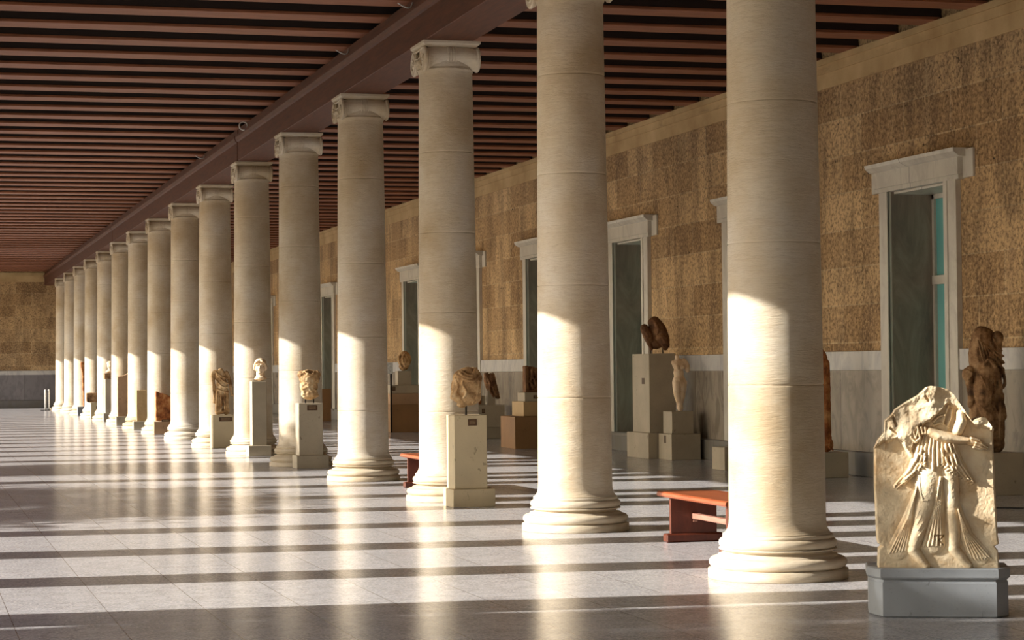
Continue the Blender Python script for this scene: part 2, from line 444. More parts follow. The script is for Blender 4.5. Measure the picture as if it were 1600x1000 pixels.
# ------------------------------------------------------------------ architrave beams on the inner columns
def beam(y0, y1, label):
    t = thing('architrave_beam', label, 'beam', (A, y0, HC), 0)
    L = y1-y0
    bm = bmesh.new(); box(bm, -.31, .25, 0, L, 0, .335, .006)
    obj('beam_body', bm, M_beam, t)
    bm = bmesh.new()
    prof = [(-.31, .33), (-.34, .345), (-.36, .40), (-.36, .44), (.30, .44), (.30, .345), (.25, .33)]
    a = [bm.verts.new((x, 0, z)) for x, z in prof]; b = [bm.verts.new((x, L, z)) for x, z in prof]
    bm.faces.new(a); bm.faces.new(list(reversed(b)))
    for q in range(7): bm.faces.new((a[(q+1) % 7], a[q], b[q], b[(q+1) % 7]))
    bmesh.ops.recalc_face_normals(bm, faces=bm.faces)
    obj('crown_moulding', bm, M_beam, t)
    obj('bearing_strip', bx(-.30, .25, 0, L, .44, .57), M_beam, t)
beam(Y0, S0+5*D-.45, 'long dark timber beam over the nearest columns, ending at a gap above the head on its tall pedestal')
beam(S0+5*D-.36, S0+10*D-.3, 'middle dark timber beam running over the sixth to tenth columns')
beam(S0+10*D-.22, YE-.02, 'farthest dark timber beam over the last small columns by the end wall')

# ------------------------------------------------------------------ ionic columns
RB, RT = .345, .308
base_prof = [(.02, 0), (.494, 0), (.498, .006), (.498, .066), (.482, .070), (.478, .074)]
for i in range(11):
    a = -PI/2+PI*i/10; base_prof.append((.448+.042*math.cos(a), .113+.04*math.sin(a)))
base_prof += [(.430, .156), (.424, .168), (.418, .170)]
for i in range(9):
    t = i/8; base_prof.append((.418-.035*math.sin(PI*t)-.012*t, .172+.03*t))
base_prof += [(.418, .204), (.42, .206), (.42, .214)]
for i in range(11):
    a = -PI/2+PI*i/10; base_prof.append((.388+.032*math.cos(a), .250+.035*math.sin(a)))
base_prof += [(.392, .288), (.392, .312), (.386, .314), (.02, .314)]
ME_base = mesh_from_bm('base', lathe(bmesh.new(), base_prof, 72), M_col, True)
def shaft_mesh(joints):
    pr = [(.02, .31), (.386, .312), (.372, .325), (.356, .35), (.347, .39), (RB, .43)]
    zs = sorted(set([.43+.1*i for i in range(1, 45)]))
    ztop = HC-.32
    def R(z):
        t = (z-.4)/(ztop-.4); return RB-(RB-RT)*(t**1.25)
    pts = [(R(z), z) for z in zs if z < ztop-.05 and all(abs(z-j) > .03 for j in joints)]
    for j in joints: pts += [(R(j), j-.02), (R(j), j-.007), (R(j)-.001, j-.005), (R(j)-.005, j-.002), (R(j)-.005, j+.002), (R(j)-.001, j+.005), (R(j), j+.007), (R(j), j+.02)]
    pts.sort(key=lambda p: p[1])
    pr += pts+[(RT, ztop-.03), (RT+.012, ztop), (RT+.02, ztop+.02), (.02, ztop+.02)]
    me = mesh_from_bm('shaft', lathe(bmesh.new(), pr, 72), M_col, True)
    return me
SH = [shaft_mesh(j) for j in ([1.37, 2.38, 3.38, 4.25], [1.23, 2.27, 3.30, 4.22], [1.02, 2.15, 3.06, 3.98], [.95, 1.95, 2.95, 4.1], [1.5, 2.6, 3.45, 4.4])]
def capital_mesh():
    bm = bmesh.new(); T = HC
    # abacus, ovolo section on all four sides
    prev = None
    for hw, z in ((.275, T-.075), (.300, T-.06), (.318, T-.045), (.335, T-.03), (.335, T-.002)):
        ring = [bm.verts.new((sx*hw, sy*hw, z)) for sx, sy in ((-1, -1), (1, -1), (1, 1), (-1, 1))]
        if prev:
            for q in range(4): bm.faces.new((prev[q], prev[(q+1) % 4], ring[(q+1) % 4], ring[q]))
        else: bm.faces.new(list(reversed(ring)))
        prev = ring
    bm.faces.new(prev)
    box(bm, -.27, .27, -.24, .24, T-.17, T-.07)
    # echinus
    lathe(bm, [(.02, T-.31), (.318, T-.31), (.324, T-.27), (.326, T-.22), (.30, T-.18), (.02, T-.18)], 48)
    # bolsters flaring out to the volutes
    for sy in (-1, 1):
        st = [(-.325, .02), (-.325, .135), (-.315, .145), (-.298, .145), (-.285, .130)]
        for q in range(0, 13):
            x = -.27+.54*q/12; st.append((x, .100+.027*(abs(x)/.27)**5))
        st += [(.285, .130), (.298, .145), (.315, .145), (.325, .135), (.325, .02)]
        rings = []
        for x, rr in st:
            cz = T-.205+ (.045*(1-min(1, abs(x)/.27)**5) if rr > .05 else 0)
            rings.append([bm.verts.new((x, sy*.245+rr*math.cos(2*PI*q/36), cz+rr*math.sin(2*PI*q/36))) for q in range(36)])
        for ra, rb in zip(rings, rings[1:]):
            for q in range(36): bm.faces.new((ra[q], ra[(q+1) % 36], rb[(q+1) % 36], rb[q]))
        bm.faces.new(list(reversed(rings[0]))); bm.faces.new(rings[-1])
        # balteus: raised scaled band round the middle
        for ox in (-.045, -.015, .015, .045):
            lathe(bm, [(.09, ox-.012), (.110, ox-.008), (.110, ox+.008), (.09, ox+.012)], 24, False, 'x', (0, sy*.245, T-.160))
        for sx in (-1, 1):
            pts = []
            for q in range(26):
                th = q/25*2.1*2*PI; rr = .132*math.exp(-.155*th)
                pts.append((sx*.328, sy*.245+sy*rr*math.sin(th)*-1, T-.205+rr*math.cos(th)))
            tube(bm, pts, [.011-.005*q/25 for q in range(26)], 6)
            ell(bm, (sx*.328, sy*.245, T-.205), (.012, .018, .018))
    for sx in (-1, 1):   # channel linking the two volutes on each face
        tube(bm, [(sx*.325, -.24, T-.078), (sx*.322, 0, T-.09), (sx*.325, .24, T-.078)], .012, 6)
        tube(bm, [(sx*.322, -.13, T-.16), (sx*.318, 0, T-.175), (sx*.322, .13, T-.16)], .010, 6)
        for q in (-1, 0, 1): ell(bm, (sx*.325, q*.075, T-.225), (.03, .024, .036))
    return mesh_from_bm('capital', bm, M_col, False)
ME_cap = capital_mesh()
ords = ['nearest', 'second nearest', 'third nearest', 'fourth nearest', 'fifth nearest', 'sixth nearest', 'seventh nearest', 'eighth nearest', 'ninth nearest', 'tenth nearest',
        'eleventh nearest', 'fifth farthest', 'fourth farthest', 'third farthest', 'second farthest', 'farthest']
extra = ['large white marble column cropped at the top, with the end of a bench behind its left side', 'thick white marble column with its base left of the red bench, cropped at the top',
         'Ionic marble column behind the draped torso on a tall pedestal', 'Ionic marble column standing free, its whole moulded base in view',
         'Ionic marble column, lower shaft shaded and bluish, behind the rough torso with two prongs', 'Ionic marble column behind the sculpted head on a slim pedestal',
         'Ionic marble column behind the headless draped statuette', 'Ionic marble column with a bare base just left of the draped statuette',
         'Ionic marble column behind the red veined relief fragment', 'Ionic marble column behind the plain tan slab', 'Ionic marble column behind the slab with a pointed top',
         'small Ionic marble column behind the small bust', 'small Ionic marble column behind the block set on a post', 'small Ionic marble column behind the tall thin slab',
         'small distant Ionic marble column with nothing in front of it', 'tiny Ionic marble column last in the row by the end wall']
for n in range(16):
    lb = ords[n]+' '+extra[n]
    t = thing('stone_column', lb, 'column', (A, S0+n*D, 0), 0, 'inner colonnade columns')
    rz = (n*37 % 7)*.9
    inst('base', ME_base, t, rotz=rz); inst('shaft', SH[n % 5], t, rotz=rz); inst('capital', ME_cap, t)

# ------------------------------------------------------------------ outer colonnade (left of the frame, throws the stripes)
pr = [(.02, 0), (.36, 0)]+[(.36-.06*(i/10)**1.2, i*.45) for i in range(1, 11)]+[(.31, 4.62), (.40, 4.76), (.42, 4.82), (.02, 4.82)]
bm = lathe(bmesh.new(), pr, 40); ME_os = mesh_from_bm('shaft', bm, M_col, True)
ME_oc = mesh_from_bm('abacus', bx(-.43, .43, -.43, .43, 4.82, HO), M_col)
y = YO-DO*11
while y < YE-.8:
    t = thing('doric_column', 'plain marble column of the outer row facing the sun', 'column', (XO, y, 0), 0, 'outer colonnade columns')
    inst('shaft', ME_os, t); inst('abacus', ME_oc, t); y += DO
struct('trim_7', bx(XO-.42, XO+.42, Y0, YE+.6, HO, ZJ+.7), M_col)

# ------------------------------------------------------------------ pedestals
def pedestal(name, label, x, y, layers, mat, plaque=None, group=None, cat='pedestal', rotz=0):
    """x,y: left front corner of the lowest block; layers (dx, dy, w, d, z0, z1, part[, mat])"""
    t = thing(name, label, cat, (x, y, 0), rotz, group)
    for L in layers:
        dx, dy, w, d, z0, z1, part = L[:7]
        obj(part, bx(dx, dx+w, dy, dy+d, z0, z1, .006), L[7] if len(L) > 7 else mat, t)
    if plaque:
        px, pz, pw, ph, py = plaque
        pq = obj('plaque', bx(px-pw/2, px+pw/2, py-.006, py+.002, pz-ph/2, pz+ph/2, .002), M_bronze, t)
        bm = bmesh.new()
        for q in range(3):
            box(bm, px-pw*.34, px+pw*.34, py-.0075, py-.005, pz+ph*(.22-.2*q)-.003, pz+ph*(.22-.2*q)+.003)
        obj('engraved_lines', bm, M_ink, pq)
    return t
def left_plaque(t, x, y, z, w, h):
    obj('plaque', bx(x-.006, x+.002, y-w/2, y+w/2, z-h/2, z+h/2, .002), M_bronze, t)

pedestal('pedestal', 'tall speckled cream limestone pedestal with bronze plaque on a wider base, under the draped torso', 5.765, 22.95,
         [(0, 0, .475, .45, 0, .195, 'base_block'), (.03, .05, .37, .35, .195, 1.0, 'shaft')], M_ped, (.235, .92, .10, .07, .05))
pedestal('pedestal', 'grey limestone pedestal with bronze plaque under the rough torso held on two prongs', 5.82, 32.95,
         [(0, 0, .50, .41, 0, .20, 'base_block'), (.05, .06, .37, .33, .20, 1.0, 'shaft')], M_ped2, (.255, .93, .16, .08, .06))
pedestal('pedestal', 'slim tall grey pedestal under the sculpted head, standing on a wider block', 5.87, 38.06,
         [(0, 0, .40, .33, 0, .19, 'base_block'), (.07, .04, .26, .26, .19, 1.32, 'shaft')], M_ped2, (.22, 1.23, .14, .09, .06))
pedestal('pedestal', 'low square pedestal with wide bronze plaque under the headless draped statuette', 5.87, 42.60,
         [(0, 0, .42, .40, 0, .645, 'block')], M_ped, (.25, .56, .26, .08, 0))
# row by the shop wall
t = pedestal('pedestal', 'tall dark-sided pedestal in front of the doorway, carrying the two-figure fragment', 11.74, 33.63,
         [(0, 0, .62, 1.1, 0, .42, 'base_block'), (.06, .1, .46, .85, .42, 1.72, 'shaft')], M_ped2)
left_plaque(t, .06, .4, 1.27, .12, .1)
t = pedestal('pedestal', 'stepped two-block pedestal beside the blue-streaked wall, under the pale female torso', 11.90, 32.97,
         [(0, 0, .50, .62, 0, .42, 'base_block'), (.04, .08, .37, .42, .42, .78, 'upper_block')], M_ped2)
left_plaque(t, 0, .3, .33, .08, .12)
pedestal('pedestal', 'low grey block behind the rocky relief slab, under the tall draped dark figure', 11.75, 22.35,
         [(0, 0, .58, .55, 0, .485, 'block')], M_ped2)
pedestal('pedestal', 'low block of grey stone under the rust-brown pillar figure, half hidden by the nearest column', 11.70, 26.78,
         [(0, 0, .47, .45, 0, .34, 'block')], M_ped2)
pedestal('pedestal', 'pale block peeking out left of the nearest column, behind the bench', 11.42, 29.40,
         [(0, 0, .5, .5, 0, .33, 'block')], M_ped2)
pedestal('display_box', 'brown wooden display box on the floor beneath the tan stone block', 11.02, 39.10,
         [(0, 0, .95, 1.0, 0, .60, 'box_panel')], M_brown, cat='box')
o = obj('tan_block', bx(0, .95, 0, .8, 0, .275, .006), M_tan, loc=(11.22, 39.2, .60)); tag(o, 'long tan stone block resting on the brown display box', 'block')
t = pedestal('plinth_slab', 'flat grey slab with bronze plaque, on the tan block under the crowded relief', 11.26, 39.25,
             [(0, 0, .8, .5, 0, .17, 'slab')], M_ped2, (.24, .085, .14, .06, 0)); t.location.z = .875
t = pedestal('pedestal', 'grey stone pedestal of stacked blocks under the splintered pair of fragments', 11.93, 44.9,
             [(0, 0, .46, .5, 0, .25, 'base_block'), (-.15, -.12, .62, .6, .25, .72, 'upper_block')], M_ped2, (0, .60, .07, .09, -.12))
# box group left of the third column
pedestal('display_box', 'large dark brown box on the floor under the stacked stones and draped head', 11.24, 50.7,
         [(0, 0, .95, .9, 0, .66, 'box_panel')], M_brown, cat='box')
o = obj('stone_course', bx(0, .86, 0, .7, 0, .265, .006), M_redst, loc=(11.26, 50.8, .66)); tag(o, 'reddish brown stone course lying on the large dark brown box', 'block')
t = pedestal('plinth_slab', 'pale green-grey slab with a small plaque, below the narrow post of the draped head', 11.27, 50.85,
             [(0, 0, .8, .5, 0, .20, 'slab')], M_ped2, (.06, .12, .09, .1, 0)); t.location.z = .925
t = pedestal('post', 'short narrow stone post carrying the draped head fragment', 11.46, 50.95, [(0, 0, .33, .3, 0, .34, 'post_block')], M_ped2, cat='post'); t.location.z = 1.125
t = thing('notice_card', 'small white notice card on a dark stand left of the draped head', 'sign', (11.2, 50.55, 0))
obj('card', bx(-.085, .05, 0, .02, 1.40, 1.66, .003), M_white, t)
obj('stand', bx(-.01, .03, .02, .05, 0, 1.5), M_iron, t)
pedestal('display_box', 'plain brown box on the floor between the fourth and fifth columns', 11.62, 62.9, [(0, 0, .52, .5, 0, .95, 'box_panel')], M_brown, cat='box')
pedestal('pedestal', 'tiny distant grey block by the shop wall, seen between the fifth and sixth columns', 12.12, 76.4, [(0, 0, .3, .3, 0, .27, 'block')], M_ped2)

# ------------------------------------------------------------------ pieces in front of the far columns
def slab_poly(name, label, x, y, poly, th, mat, z, vox=.02, cat='stele'):
    bm = prism(bmesh.new(), poly, 0, th)
    o = sculpt(name, bm, mat, None, vox, 1, ((.12, .02), (.03, .008)), loc=(x, y, z)); return tag(o, label, cat)
pedestal('stone_block', 'red veined stone block on the floor in front of the ninth column', 5.853, 52.74, [(0, 0, .43, .29, 0, .305, 'block')], M_redst, (.28, .325, .2, .05, 0), cat='block')
slab_poly('relief_fragment', 'red veined carved fragment with a sloping broken top, on the red veined block', 5.91, 52.80,
          [(0, 0), (.37, 0), (.37, .55), (.28, .62), (.17, .66), (.12, .66), (.02, .71), (0, .70)], .16, M_sE, .322)
pedestal('stone_block', 'grey block under the plain tan slab', 5.862, 57.63, [(0, 0, .42, .29, 0, .205, 'block')], M_ped2, cat='block')
slab_poly('stone_slab', 'plain tan rectangular slab standing on a grey block', 5.954, 57.69, [(0, 0), (.34, 0), (.34, .82), (0, .82)], .14, M_tan, .205)
pedestal('stone_block', 'grey block under the slab with a pointed top', 5.872, 62.48, [(0, 0, .42, .31, 0, .245, 'block')], M_ped2, cat='block')
slab_poly('stone_slab', 'reddish slab with a pointed gable top, standing on a grey block', 5.92, 62.54, [(0, 0), (.40, 0), (.40, 1.18), (.33, 1.25), (.2, 1.17), (.03, 1.13), (0, 1.13)], .15, M_redst, .245)
pedestal('pedestal', 'tall grey pedestal under the small distant bust', 5.938, 67.28, [(0, 0, .40, .38, 0, .25, 'base_block', M_ped2), (.06, .05, .28, .28, .25, 1.38, 'shaft'), (.04, .03, .32, .32, 1.30, 1.47, 'cap_block', M_sB)], M_ped2)
pedestal('pedestal', 'narrow stone post under the overhanging block', 5.966, 72.2, [(0, 0, .28, .3, 0, .51, 'post_block')], M_ped, (.2, .35, .06, .08, 0))
slab_poly('stone_block', 'grey-brown rough block overhanging its narrow post', 5.836, 72.18, [(0, .03), (.06, 0), (.45, 0), (.45, .31), (0, .31)], .3, M_sB, .525, cat='block')
pedestal('stone_block', 'bluish block under the tall thin slab', 5.915, 77.06, [(0, 0, .42, .38, 0, .31, 'block')], M_pedblue, cat='block')
slab_poly('stone_slab', 'tall thin brown slab on a bluish block, farthest of the standing slabs', 6.10, 77.14, [(.02, 0), (.28, 0), (.28, 1.55), (-.06, 1.55), (-.06, 1.42), (-.02, 1.2)], .14, M_sE, .31)
# barrier posts by the end wall
t = thing('barrier_stand', 'pair of thin pale posts on a flat foot near the end wall', 'barrier', (5.58, 88.2, 0))
obj('foot', bx(-.26, .12, -.12, .12, 0, .03, .006), M_iron, t)
for px in (-.07, .07):
    obj('post', lathe(bmesh.new(), [(.02, .03), (.035, .03), (.035, .80), (.028, .84), (.01, .845)], 16, c=(px, 0, 0)), M_steel, t, True)
o = obj('stone_slab', bx(0, .46, 0, .5, 0, .10, .01), M_ped2, loc=(5.72, 88.5, 0)); tag(o, 'flat grey stone slab lying in front of the farthest column', 'slab')

# ------------------------------------------------------------------ benches
def bench(x, y0, y1, label):
    """long axis along y; x = left side of the legs"""
    t = thing('wooden_bench', label, 'bench', (x, y0, 0)); L = y1-y0
    prof = [(-.045, .388), (-.055, .402), (-.05, .422), (-.035, .432), (.455, .432), (.475, .42), (.475, .395), (.46, .388)]
    bm = bmesh.new(); prism(bm, prof, -.08, L+.16)
    obj('seat', bm, M_bench, t)
    for yy in (.02, L-.05):
        lg = obj('leg', bx(0, .42, yy, yy+.04, .07, .388, .003), M_benchd, t)
        bm = bmesh.new(); box(bm, -.05, .47, yy-.03, yy+.07, 0, .075, .012)
        obj('foot', bm, M_benchd, lg)
    obj('stretcher', bx(.19, .245, -.0, L, .20, .245, .003), M_rail, t)
    bm = bmesh.new(); box(bm, .20, .235, L-.07, L-.05, .17, .2)
    obj('wedge', bm, M_rail, t)
bench(6.35, 16.28, 17.69, 'red-brown varnished wooden bench just left of the nearest column')
bench(6.20, 25.7, 27.1, 'dark red wooden bench end showing left of the third nearest column')

# ------------------------------------------------------------------ small things
for i, (px, py, lb) in enumerate([(5.675, 24.6, 'bent pale wire clip on the beam edge, nearest to the top of the frame'),
                                  (5.675, 28.4, 'small pale clip at the beam edge above the third nearest capital'), (5.675, 43.0, 'small pale clip on the beam edge left of the ring')]):
    bm = bmesh.new(); tube(bm, [(0, 0, 0), (-.03, 0, -.06), (-.10, 0, -.05), (-.17, 0, -.01)], .008, 6)
    o = obj('wire_clip', bm, M_steel, loc=(px, py, HC+.53), smooth=True); tag(o, lb, 'clip')
bm = bmesh.new(); pts = [(.0+.07*math.cos(2*PI*q/16), 0, .07*math.sin(2*PI*q/16)) for q in range(17)]
tube(bm, pts, .012, 8, ends=False)
o = obj('metal_ring', bm, M_steel, loc=(5.595, 37.3, HC+.49), smooth=True); tag(o, 'pale metal ring hanging under the joists beside the beam', 'ring')
bm = bmesh.new(); tube(bm, [(10.3, 20.75, .008), (10.9, 20.45, .008), (11.3, 20.12, .008), (12.0, 19.9, .008), (12.45, 19.2, .008)], .008, 6)
o = obj('floor_cable', bm, M_cable); tag(o, 'thin black cable on the floor right of the relief slab', 'cable')

# ------------------------------------------------------------------ the carved relief slab (nearest, right)
ROT = -math.radians(23.6)
RC = (5.935, 11.80)
def rel_base():
    t = thing('stone_plinth', 'blue-grey moulded stone plinth with cut corners, under the broken relief slab', 'plinth', (RC[0], RC[1], 0), ROT)
    def ring(o, z): return [(x, y, z) for x, y in ((-.33-o, -o), (.335+o, -o), (.41+o, .10-o*.4), (.41+o, .42+o), (-.41-o, .42+o), (-.41-o, .19-o*.4))]
    bm = bmesh.new(); prev = None
    for o_, z in ((-.012, 0), (0, .008), (0, .205), (-.004, .213), (-.006, .222), (.008, .232), (.012, .240), (.012, .285), (.004, .292)):
        r = [bm.verts.new(p) for p in ring(o_, z)]
        if prev:
            for q in range(6): bm.faces.new((prev[q], prev[(q+1) % 6], r[(q+1) % 6], r[q]))
        else: bm.faces.new(list(reversed(r)))
        prev = r
    bm.faces.new(prev)
    obj('base_block', bm, M_pedblue, t)
rel_base()
def relief():
    NU, NV = 300, 420
    top = [(1374, 704), (1380, 691), (1391, 678), (1391, 661), (1403, 651), (1408, 643), (1425, 632), (1445, 621), (1458, 609), (1466, 607), (1475, 608), (1490, 612), (1500, 621), (1513, 641),
           (1527, 662), (1533, 658), (1541, 656), (1549, 657), (1556, 668), (1560, 673)]
    tx = np.array([p[0] for p in top], float); ty = np.array([p[1] for p in top], float)
    def edge(lst, y): return np.interp(y, [p[0] for p in lst], [p[1] for p in lst])
    Ledge = [(600, 1374), (704, 1374), (760, 1373.5), (845, 1376), (851, 1377), (856, 1384), (862, 1378), (889, 1377)]
    Redge = [(600, 1556), (673, 1556), (760, 1558), (838, 1561), (852, 1563), (856, 1556), (862, 1561), (889, 1563)]
    u = np.linspace(0, 1, NU); v = np.linspace(0, 1, NV)
    U, V = np.meshgrid(u, v)
    xa = 1374+(1560-1374)*U
    T = np.interp(xa, tx, ty)
    Y = 889-(889-T)*V
    X = edge(Ledge, Y)+(edge(Redge, Y)-edge(Ledge, Y))*U
    H = np.zeros_like(X)
    def nz(x, y, s, seed=0.0, oct=4):
        out = np.zeros_like(x); amp = 1.0; tot = 0
        rs = np.random.RandomState(int(seed*10)+3)
        for o in range(oct):
            g = rs.rand(64, 64)
            fx = (x/s*2**o) % 63; fy = (y/s*2**o) % 63
            ix = fx.astype(int); iy = fy.astype(int); ax = fx-ix; ay = fy-iy
            ax = ax*ax*(3-2*ax); ay = ay*ay*(3-2*ay)
            gg = lambda a, b: g[np.clip(b, 0, 63), np.clip(a, 0, 63)]
            out += amp*((gg(ix, iy)*(1-ax)+gg(ix+1, iy)*ax)*(1-ay)+(gg(ix, iy+1)*(1-ax)+gg(ix+1, iy+1)*ax)*ay)
            tot += amp; amp *= .55
        return out/tot-.5
    def stroke(pts, r, h, base=None, power=.5):
        """half-round ridge along a polyline; r and h may vary"""
        nonlocal H
        n = len(pts); r = list(r) if hasattr(r, '__len__') else [r]*n; h = list(h) if hasattr(h, '__len__') else [h]*n
        best = np.zeros_like(X)
        for i in range(n-1):
            (x0, y0), (x1, y1) = pts[i], pts[i+1]
            dx, dy = x1-x0, y1-y0; L2 = dx*dx+dy*dy+1e-9
            t = np.clip(((X-x0)*dx+(Y-y0)*dy)/L2, 0, 1)
            d = np.hypot(X-(x0+t*dx), Y-(y0+t*dy)); rr = r[i]+(r[i+1]-r[i])*t; hh = h[i]+(h[i+1]-h[i])*t
            best = np.maximum(best, hh*np.clip(1-(d/rr)**2, 0, 1)**power)
        return best
    def put(*a, **k):
        nonlocal H
        s = stroke(*a, **k); H = np.maximum(H, s)
    def add(*a, **k):
        nonlocal H
        H = H+stroke(*a, **k)
    # body masses (pixels of depth)
    put([(1464, 700), (1466, 722)], [24, 25], 13)
    put([(1462, 735), (1456, 762), (1452, 790)], [23, 21, 16], [15, 17, 15])          # left thigh
    put([(1451, 788), (1444, 820), (1434, 852)], [16, 12, 10], [14, 12, 11])          # shin
    put([(1432, 862), (1440, 873), (1451, 886)], [9, 8, 6], [11, 10, 8])              # foot
    put([(1487, 738), (1492, 770), (1492, 800)], [15, 12, 9], [14, 13, 10])           # right thigh
    put([(1492, 800), (1495, 835), (1494, 860)], [10, 9, 8], [11, 9, 9])
    put([(1494, 860), (1504, 872), (1516, 886)], [9, 8, 6], [11, 10, 7])
    put([(1474, 745), (1468, 800), (1463, 852)], [10, 13, 17], [8, 7, 6])             # cloth between the legs
    put([(1440, 770), (1425, 820), (1408, 862)], [5, 12, 16], [6, 5, 2.5])            # sweep left
    put([(1501, 795), (1514, 840), (1532, 870)], [4, 10, 16], [7, 5, 2.5])            # sweep right
    put([(1447, 705), (1434, 735), (1418, 757)], [11, 8, 4], [10, 8, 5])              # overfold tails
    put([(1486, 698), (1500, 728), (1522, 754)], [14, 11, 4], [13, 9, 4])
    # fine folds
    for x0, x1, y1 in ((1443, 1437, 722), (1448, 1444, 728), (1453, 1450, 730), (1459, 1457, 722), (1464, 1463, 736), (1470, 1471, 730), (1476, 1478, 726), (1481, 1485, 730), (1487, 1493, 735), (1492, 1500, 738)):
        add([(x0+2, 684), ((x0+x1)/2, 704), (x1, y1)], [1.6, 2.2, 2.4], [2.5, 4.5, 4.5])
    for a, b, c in (((1450, 712), (1432, 742), (1409, 765)), ((1452, 716), (1438, 742), (1420, 757)), ((1446, 706), (1428, 736), (1404, 762))):
        add([a, b, c], [2, 2, 1.4], [4, 4, 2.5])
    for a, b, c in (((1482, 700), (1494, 728), (1508, 748)), ((1488, 697), (1501, 728), (1518, 752)), ((1494, 696), (1507, 728), (1526, 757)), ((1476, 705), (1484, 722), (1494, 738))):
        add([a, b, c], [2, 2.2, 1.6], [5, 5, 3])
    for q in range(11):                                                               # zigzag hems
        t = q/10; cx, cy = 1476+t*48, 729+t*28
        add([(cx-2, cy-3), (cx+1.5, cy+1), (cx-2, cy+3)], 1.4, 3.2-1.6*t)
        cx, cy = 1450-t*44, 728+t*35
        add([(cx+2, cy-3), (cx-1.5, cy+1), (cx+2, cy+3)], 1.4, 3.0-1.4*t)
    for d in (-8, -4.5, -1, 2.5, 6):
        add([(1476+d*.3, 748), (1470+d*.7, 800), (1463+d*1.9, 853+abs(d)*.3)], [1.4, 1.8, 2.2], [2.5, 3, 2.5])
    for q in range(6):
        t = q/5
        add([(1500+t*1.5, 798), (1510+t*8-1, 840-t*4), (1520+t*28, 874-abs(t-.5)*3)], [1.0, 1.4, 1.5], [2.2, 2.6, 1.6])
        add([(1438-t*2, 762+t*8), (1430-t*7, 812), (1420-t*24, 862+t*4)], [1.1, 1.5, 1.6], [2.2, 2.2, 1.2])
    for q in range(7):
        add([(1520+q*4.6, 874-q*.4), (1523+q*4.6, 877-q*.4)], 1.5, 1.6)
    for q in range(5): add([(1441+q*3, 800+q*9), (1436+q*1.5, 812+q*9)], 1.4, .9)
    add([(1441, 745), (1443, 772), (1447, 784), (1454, 784)], 1.8, 1.8)
    # rough unworked rock across the top
    bnd = np.interp(X, [1374, 1390, 1410, 1420, 1428, 1433, 1440, 1450, 1458, 1470, 1484, 1490, 1500, 1515, 1526, 1533, 1545, 1563],
                    [703, 697, 690, 700, 716, 700, 670, 668, 664, 655, 640, 634, 640, 655, 668, 672, 675, 680])
    rock = np.clip((bnd+nz(X, Y, 9, 1)*10-Y)/5, 0, 1)
    H = np.where(rock > 0, np.maximum(H*(1-rock), 14*rock+nz(X, Y, 34, 2, 3)*18*rock+nz(X, Y, 7, 3)*2.5*rock), H)
    for a, b in (((1403, 652), (1408, 668)), ((1399, 672), (1408, 679)), ((1453, 622), (1458, 630)), ((1490, 636), (1500, 650))):
        H -= stroke([a, b], 2.0, 6)
    put([(1418, 690), (1426, 704), (1432, 716)], [6, 5, 4], 7)
    # chest hollow with collar folds, shoulder and raised upper arm
    cav = stroke([(1489, 640), (1482, 655), (1472, 663)], [8, 11, 11], 1.0, power=1)
    H = np.where(cav > .15, np.minimum(H, 3+nz(X, Y, 6, 5)*2), H)
    for a, b, c in (((1489, 638), (1483, 652), (1480, 664)), ((1493, 644), (1492, 656), (1487, 668)), ((1466, 662), (1473, 655), (1482, 652)), ((1466, 668), (1476, 664), (1488, 672))):
        add([a, b, c], 2.0, 7)
    put([(1507, 650), (1508, 662), (1502, 676)], [7, 9, 9], [13, 18, 16])
    # sleeve knots
    for pts in ([(1432, 672), (1430, 686), (1437, 693), (1444, 687), (1440, 670)], [(1434, 677), (1437, 687), (1441, 676)], [(1446, 671), (1448, 680), (1453, 680), (1452, 672)]):
        put(pts, 3.4, 19)
    # forearm and hand laid across
    put([(1459, 678), (1472, 684), (1490, 688), (1505, 691), (1517, 692)], [8, 9.5, 9, 7, 5.5], [22, 26, 25, 23, 21])
    put([(1517, 692), (1528, 696), (1536, 700)], [5.5, 7, 5.5], [20, 19, 17])
    for pts in ([(1522, 688), (1534, 692), (1540, 698)], [(1529, 695), (1540, 699), (1547, 703)], [(1527, 699), (1538, 703), (1545, 705)], [(1525, 702), (1533, 705), (1540, 706)]):
        put(pts, [2.6, 2.4, 1.8], [22, 20, 15])
    # incised mark near the hem
    for a, b in (((1464, 839), (1478, 839)), ((1471, 839), (1471, 853)), ((1478, 840), (1471, 847)), ((1472, 847), (1477, 853)), ((1464, 839), (1465, 846))):
        H -= stroke([a, b], 1.3, 4.5)
    H += nz(X, Y, 14, 7)*1.6+nz(X, Y, 3.5, 8)*.9
    # edges slightly chipped
    ed = np.minimum(np.minimum(X-edge(Ledge, Y), edge(Redge, Y)-X), 1e9)
    H -= np.clip(2.5-ed, 0, 3)*1.2*(1+nz(X, Y, 8, 9))
    S = 260.0
    px = (X-1469.5)/S; pz = (889-Y)/S; py = -H/S+.07
    back = .25
    vs = np.stack([px, py, pz], -1).reshape(-1, 3)
    vb = np.stack([px, np.full_like(px, back)+nz(X, Y, 20, 11)*.03, pz], -1).reshape(-1, 3)
    idx = np.arange(NU*NV).reshape(NV, NU)
    f1 = np.stack([idx[:-1, :-1], idx[:-1, 1:], idx[1:, 1:], idx[1:, :-1]], -1).reshape(-1, 4)
    f2 = f1[:, ::-1]+NU*NV
    per = np.concatenate([idx[0, :], idx[1:, -1], idx[-1, -2::-1], idx[-2::-1, 0]])
    a = per[:-1]; b = per[1:]
    f3 = np.stack([b, a, a+NU*NV, b+NU*NV], -1)
    me = bpy.data.meshes.new('relief_slab')
    me.from_pydata(np.concatenate([vs, vb]).tolist(), [], np.concatenate([f1, f2, f3]).tolist())
    me.materials.append(M_rel); me.polygons.foreach_set('use_smooth', [True]*len(me.polygons)); me.update()
